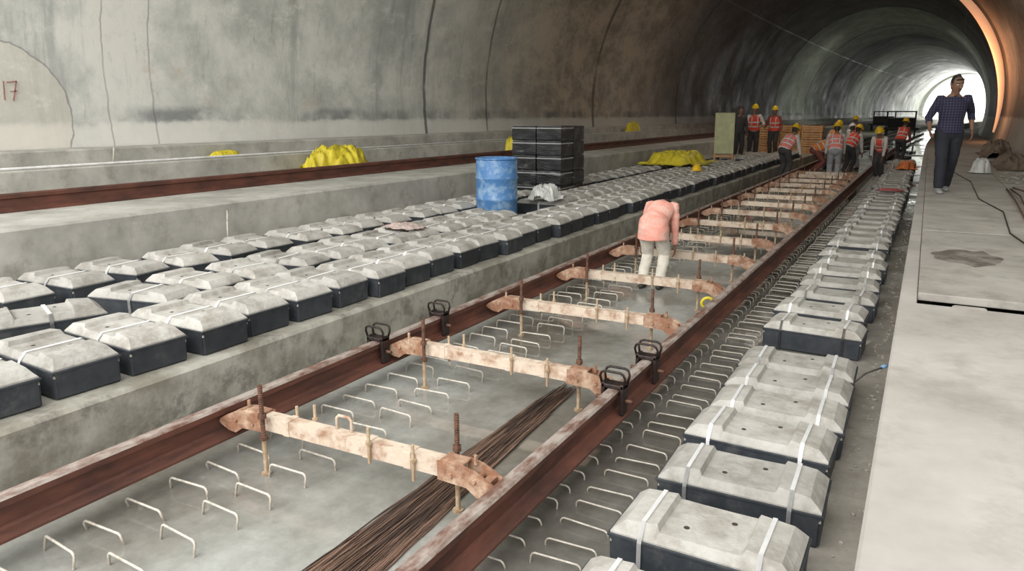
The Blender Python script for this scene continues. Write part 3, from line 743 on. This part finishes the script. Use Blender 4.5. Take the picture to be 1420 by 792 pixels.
def person(loc,rz,label,hip=.91,lean=4,headp=0,hl=None,hr=None,fl=(.1,0,.0),fr=(-.1,0,.0),shirt=None,sleeve='long',vest=None,trous=None,shoe=None,helmet=True,vox=.012,scale=1.0,heady=0,grp=None,cover=0,slim=1.0,folds=.006):
    shirt=shirt or M_SWHITE; trous=trous or M_TDARK; shoe=shoe or M_BSHOE
    r=empty('person',loc,(0,0,rz)); r.scale=(scale,)*3
    ln=math.radians(lean); s=Vector((0,-math.sin(ln),math.cos(ln))); X=Vector((1,0,0)); fw=Vector((0,-math.cos(ln),-math.sin(ln)))
    P0=Vector((0,0,hip)); P=lambda t,f=0: P0+s*t+fw*f
    sh={1:P(.44)+X*.175,-1:P(.44)-X*.175}
    hip_={1:P0+X*.088+Vector((0,0,-.02)),-1:P0-X*.088+Vector((0,0,-.02))}
    tgt={1:Vector(hl) if hl else sh[1]+Vector((.07,-.06,-.5)),-1:Vector(hr) if hr else sh[-1]+Vector((-.07,-.06,-.5))}
    ft={1:Vector(fl),-1:Vector(fr)}
    J={}
    for k in (1,-1):
        el,wr=ik(sh[k],tgt[k],.285,.25,(k*.35,1,0)); J['el',k]=el; J['wr',k]=wr
        an0=ft[k]+Vector((0,.02,.085)); kn,an=ik(hip_[k],an0,.425,.405,(k*.05,-1,.1)); J['kn',k]=kn; J['an',k]=an
    hd=math.radians(lean*.6+headp); hu=Vector((0,-math.sin(hd),math.cos(hd))); hf=Vector((math.sin(heady),-math.cos(hd)*math.cos(heady),-math.sin(hd))); hf=(hf-hu*hf.dot(hu)).normalized(); hx=hu.cross(hf)*-1
    nb=P(.475); HC=nb+hu*.185+hf*.015
    def HP(x,f,u): return HC+hx*x+hf*f+hu*u
    bm=bmesh.new()
    tube(bm,[P(-.04),P(0),P(.12),P(.28),P(.40),P(.46)],[(.12,.085),(.145,.10),(.13,.093),(.15,.105),(.16,.10),(.10,.07)],20,X,True)
    tube(bm,[P(.43),nb,HP(0,-.01,-.08)],[.075,.058,.055],14,X,True)
    tube(bm,[HP(0,.045,-.118),HP(0,.03,-.09),HP(0,.012,-.05),HP(0,0,0),HP(0,-.006,.05),HP(0,-.008,.088),HP(0,-.006,.108)],[(.026,.024),(.048,.052),(.066,.082),(.075,.096),(.074,.096),(.056,.076),(.03,.04)],18,hx,True)
    tube(bm,[HP(0,.088,.015),HP(0,.108,-.025)],[.009,.015],8,hx,True)
    for k in (1,-1):
        tube(bm,[HP(k*.074,-.01,.025),HP(k*.078,-.008,-.03)],[(.007,.017),(.007,.012)],8,hx,True)
        el,wr=J['el',k],J['wr',k]
        tube(bm,[sh[k]-X*k*.03,sh[k],sh[k].lerp(el,.5),el,el.lerp(wr,.3),wr],[.055,.052,.045,.037,.038,.025],14,None,True)
        kn,an=J['kn',k],J['an',k]
        tube(bm,[hip_[k],hip_[k].lerp(kn,.5),kn,kn.lerp(an,.35),an],[.08*slim,.072*slim,.052,.052,.036],14,None,True)
        tube(bm,[an+Vector((0,.03,-.045)),an+Vector((0,-.05,-.04)),an+Vector((0,-.14,-.055))],[(.032,.03),(.036,.03),(.034,.018)],10,X,True)
        d=(wr-el).normalized(); q=Vector((0,-1,0)); q=(q-d*q.dot(d)).normalized(); nn=d.cross(q)
        if nn.dot(X*k)>0: nn=-nn
        tube(bm,[wr,wr+d*.045,wr+d*.09],[(.026,.018),(.037,.015),(.036,.012)],12,q,True)
        for i,(o_,l) in enumerate(((-.03,.06),(-.01,.072),(.0105,.078),(.031,.07))):
            b=wr+d*.088+q*o_; a1=b+d*l*.5+nn*l*.12+q*o_*.15; a2=a1+d*l*.42+nn*l*.35
            tube(bm,[b,a1,a2],[.0092,.0086,.0072],8,None,True)
        b=wr+d*.025+q*.026; tube(bm,[b,b+d*.03+q*.028+nn*.01,b+d*.062+q*.034+nn*.022],[.012,.010,.008],8,None,True)
    addmesh(remesh(bm,vox*.62,2),'body',M_SKIN,r)
    bm=bmesh.new()
    tube(bm,[P(-.05),P(0),P(.09)],[(.15*slim,.12*slim),(.17*slim,.128*slim),(.148,.112)],20,X,True)
    for k in (1,-1):
        kn,an=J['kn',k],J['an',k]
        tube(bm,[hip_[k]+Vector((0,0,.02)),hip_[k].lerp(kn,.5),kn,kn.lerp(an,.5),an+Vector((0,0,-.01))],[.105*slim,.092*slim,.076*slim,.072*slim,.064*slim],16,None,False)
    addmesh(remesh(bm,vox,4),'trousers',trous,r,folds=folds)
    bm=bmesh.new(); t0=(-.04 if sleeve=='short' else .0)
    tube(bm,[P(t0-.05),P(t0-.02),P(.05),P(.14),P(.28),P(.40),P(.465),P(.485)],[(.15,.12),(.182,.142),(.175,.134),(.158,.12),(.178,.13),(.184,.12),(.11,.082),(.066,.062)],22,X,False)
    if cover:
        Z=Vector((0,0,1)); c0=P0+Vector((0,.005,0))
        tube(bm,[c0+Z*.14-Vector((0,.06,0)),c0+Z*.08,c0,c0-Z*cover],[(.14,.11),(.185,.155),(.198,.172),(.200,.168)],24,X,False)
    for k in (1,-1):
        el,wr=J['el',k],J['wr',k]
        if sleeve=='short': tube(bm,[sh[k]-X*k*.05,sh[k],sh[k].lerp(el,.5),sh[k].lerp(el,.95)],[.06,.066,.06,.056],14,None,False)
        elif sleeve=='three': tube(bm,[sh[k]-X*k*.05,sh[k],sh[k].lerp(el,.5),el,el.lerp(wr,.45)],[.06,.066,.058,.05,.044],14,None,False)
        else: tube(bm,[sh[k]-X*k*.05,sh[k],sh[k].lerp(el,.5),el,wr.lerp(el,.08)],[.06,.063,.056,.049,.037],14,None,False)
    addmesh(remesh(bm,vox,3),'shirt',shirt,r,folds=folds)
    for k in (1,-1):
        an=J['an',k]; bm=bmesh.new()
        tube(bm,[an+Vector((0,.045,-.05)),an+Vector((0,0,-.042)),an+Vector((0,-.08,-.05)),an+Vector((0,-.165,-.06))],[(.036,.034),(.042,.042),(.046,.034),(.038,.022)],14,X,True)
        for v in bm.verts: v.co.z=max(v.co.z,ft[k].z+.002)
        finish(bm,'shoe',shoe,True,r)
    if vest:
        bm=bmesh.new()
        tube(bm,[P(-.02),P(.06),P(.14),P(.28),P(.39),P(.45),P(.478)],[(.198,.160),(.192,.152),(.184,.142),(.196,.148),(.190,.138),(.138,.104),(.08,.074)],22,X,False)
        addmesh(remesh(bm,vox,3),'safety_vest',vest,r)
        for t in (.09,.23):
            bm=bmesh.new(); a=(.193,.150) if t<.2 else (.197,.150)
            tube(bm,[P(t),P(t+.035)],[a,a],28,X,False); finish(bm,'reflective_stripe',M_STRIPE,True,r)
        for k in (1,-1):
            bm=bmesh.new()
            tube(bm,[P(.1,.149)+X*k*.09,P(.28,.150)+X*k*.095,P(.40,.134)+X*k*.09,P(.455,.06)+X*k*.09,P(.459,-.04)+X*k*.09,P(.40,-.134)+X*k*.09,P(.28,-.150)+X*k*.095,P(.1,-.149)+X*k*.09],[(.014,.006)]*8,6,X,False)
            finish(bm,'reflective_stripe',M_STRIPE,True,r)
    else:
        bm=bmesh.new(); tube(bm,[P(.462),P(.50)],[(.078,.074),(.064,.062)],18,X,False); finish(bm,'collar',shirt,True,r)
    for k in (1,-1):
        bm=bmesh.new(); bmesh.ops.create_uvsphere(bm,u_segments=10,v_segments=8,radius=.0125,matrix=Matrix.Translation(HP(k*.031,.080,.012))); finish(bm,'eye',M_EYEW,True,r)
        bm=bmesh.new(); bmesh.ops.create_uvsphere(bm,u_segments=8,v_segments=6,radius=.0065,matrix=Matrix.Translation(HP(k*.031,.090,.011))); finish(bm,'iris',M_EYED,True,r)
        bm=bmesh.new(); tube(bm,[HP(k*.014,.093,.034),HP(k*.032,.090,.040),HP(k*.05,.076,.034)],[.004,.005,.003],6,hu,True); finish(bm,'eyebrow',M_HAIR,True,r)
    bm=bmesh.new(); tube(bm,[HP(-.024,.078,-.06),HP(0,.089,-.058),HP(.024,.078,-.06)],[(.004,.003),(.006,.006),(.004,.003)],8,hu,True); finish(bm,'mouth',M_LIP,True,r)
    bm=bmesh.new()
    tube(bm,[HP(0,-.045,-.055),HP(0,-.032,-.01),HP(0,-.022,.04),HP(0,-.012,.085),HP(0,-.004,.112)],[(.06,.05),(.078,.072),(.080,.086),(.066,.082),(.034,.04)],20,hx,True)
    for k in (1,-1): tube(bm,[HP(k*.072,.012,.055),HP(k*.074,.01,.0)],[(.008,.016),(.006,.01)],8,hx,True)
    bare=helmet is None
    if bare: tube(bm,[HP(-.045,.062,.078),HP(0,.072,.086),HP(.045,.062,.078)],[.014,.017,.014],10,None,True)
    addmesh(remesh(bm,.01,3),'hair',M_HAIR,r)
    if not bare:
        bm=helmet_bm(); mt=Matrix((( -hx.x,-hf.x,hu.x,0),(-hx.y,-hf.y,hu.y,0),(-hx.z,-hf.z,hu.z,0),(0,0,0,1)))
        mt.translation=HP(0,-.004,.045)
        bmesh.ops.transform(bm,matrix=mt,verts=bm.verts)
        finish(bm,'safety_helmet',M_HEL if helmet is True else helmet,True,r)
    tag(r,label,'person',grp)
    return r
PI=math.pi
WG='construction workers on the track'
person((.28,12.9,WT+.002),.16,'person in navy checked shirt and dark jeans walking along walkway',hip=.885,lean=3,headp=16,heady=.3,hl=(.30,.10,.90),hr=(-.28,-.16,.90),fl=(.08,.22,0.0),fr=(-.09,-.26,0),shirt=M_PLAID,sleeve='three',trous=M_JEAN,shoe=M_SHOE,helmet=None,vox=.011,scale=1.03)
person((-2.38,7.28,0),PI+.05,'person in faded pink top and cream trousers bending over track',hip=.82,lean=58,headp=66,hl=(.26,-.34,.42),hr=(-.2,-.40,.36),fl=(.12,0.02,0),fr=(-.11,.0,0),shirt=M_VFADE,sleeve='long',trous=M_TWHITE,helmet=None,vox=.012,cover=.16,scale=.80,slim=.98,folds=.008)
person((-5.2,26.2,.34),.3,'worker in red vest and yellow helmet standing on platform',lean=5,vest=M_VRED,hl=(.25,-.25,1.05),grp=WG,vox=.016,scale=1.03)
person((-4.7,27.2,.34),-.2,'worker in red-orange vest standing beside a colleague',lean=4,vest=M_VRED,shirt=M_SBR,hr=(-.22,-.3,1.0),grp=WG,vox=.016)
person((-5.28,24.3,.34),.6,'person in dark clothes standing behind lime sheet panel',lean=6,shirt=M_TDARK,trous=M_TDARK,helmet=None,grp=WG,vox=.016)
person((-3.42,21.6,0),PI-.5,'worker in salmon vest and yellow helmet stooping beside kerb',hip=.86,lean=42,vest=M_VPINK,hl=(.2,-.5,.55),hr=(-.2,-.5,.55),grp=WG,vox=.016)
person((-2.15,21.9,0),PI+.1,'worker in salmon vest and grey trousers seen from behind',hip=.86,lean=36,vest=M_VPINK,trous=M_TGREY,hl=(.25,-.45,.55),hr=(-.25,-.45,.55),grp=WG,vox=.016)
person((-2.95,24.3,0),PI/2+.3,'worker in orange vest bending with head lowered',hip=.74,lean=62,vest=M_VOR,trous=M_SBR,hl=(.2,-.5,.3),hr=(-.2,-.5,.3),grp=WG,vox=.016)
person((-2.8,26.6,0),PI/2+.9,'worker in yellow helmet leaning over rebar',hip=.86,lean=32,vest=M_VOR,hl=(.2,-.4,.6),hr=(-.2,-.4,.6),grp=WG,vox=.016)
person((-2.05,24.6,0),PI-.5,'worker in red vest and dark trousers stooping between rails',hip=.84,lean=45,vest=M_VRED,hl=(.2,-.45,.45),hr=(-.2,-.45,.45),grp=WG,vox=.016)
person((-1.12,23.8,.0),-PI/2+1.4,'worker in red vest and yellow helmet stooping over loops',hip=.84,lean=44,vest=M_VRED,hl=(.15,-.45,.4),hr=(-.15,-.45,.4),fl=(.07,0,0),fr=(-.07,0,0),grp=WG,vox=.016,scale=.97)
person((-2.0,26.8,.0),PI+.5,'worker in red vest and white helmet bending over the bed',hip=.84,lean=44,vest=M_VRED,shirt=M_SWHITE,trous=M_TGREY,helmet=M_HELW,hl=(.2,-.5,.45),hr=(-.2,-.5,.45),grp=WG,vox=.016)
person((-.85,30.9,.0),PI-.4,'worker in red vest standing beyond the sleeper blocks',hip=.88,lean=24,vest=M_VRED,shirt=M_SBR,hl=(.2,-.4,.7),hr=(-.2,-.4,.7),grp=WG,vox=.016)
person((-2.3,29.5,.0),PI+.6,'worker in orange vest crouching between the rails',hip=.55,lean=35,vest=M_VOR,trous=M_TGREY,hl=(.2,-.5,.4),hr=(-.2,-.5,.4),helmet=M_HELW,grp=WG,vox=.016)
person((-2.6,33.0,.0),.2,'worker in red vest walking between the rails',hip=.91,lean=5,vest=M_VRED,grp=WG,vox=.018)

# ------------------------------------------------------------------ light & camera
w=bpy.data.worlds.new('World'); S.world=w; w.use_nodes=True
bg=w.node_tree.nodes['Background']; bg.inputs[0].default_value=(1,.995,.975,1); bg.inputs[1].default_value=1.75
def area(loc,rot,sx,sy,e,c=(1,1,1),nm='daylight_lamp'):
    l=bpy.data.lights.new(nm,'AREA'); l.shape='RECTANGLE'; l.size=sx; l.size_y=sy; l.energy=e; l.color=c
    o=bpy.data.objects.new(nm,l); o.location=loc; o.rotation_euler=rot; COL.objects.link(o); return o
area((-3.7,-5,7.5),(math.radians(64),0,0),11,6,1150,(1,.98,.945))
area((CX+off(148),148,4.5),(math.radians(-90),0,0),9,6,1100,(1,1,1))
for y,e,c in ((27,120,(1,.88,.74)),(62,140,(.97,1,.9)),(95,180,(.95,1,.92)),(125,180,(.97,1,.97))):  # fill lamps added under the vault to brighten the tunnel, no fixtures
    area((CX+off(y),y,7.6),(0,0,0),3,1.2,e,c,'tunnel_fill_light')
area((CX+off(36)+4.4,36.4,3.4),(0,math.radians(-100),0),1.6,.8,110,(1,.48,.25),'warm_lamp')
cam=bpy.data.cameras.new('cam'); co=bpy.data.objects.new('cam',cam); COL.objects.link(co)
cam.sensor_width=36; cam.lens=1010/1420*36; cam.clip_end=1000; cam.clip_start=.05
co.location=(0,0,1.8); co.rotation_euler=(math.radians(90-13.26),0,math.radians(29.2))
S.camera=co
S.view_settings.view_transform='Standard'
for t in TEMPL: bpy.data.objects.remove(t)
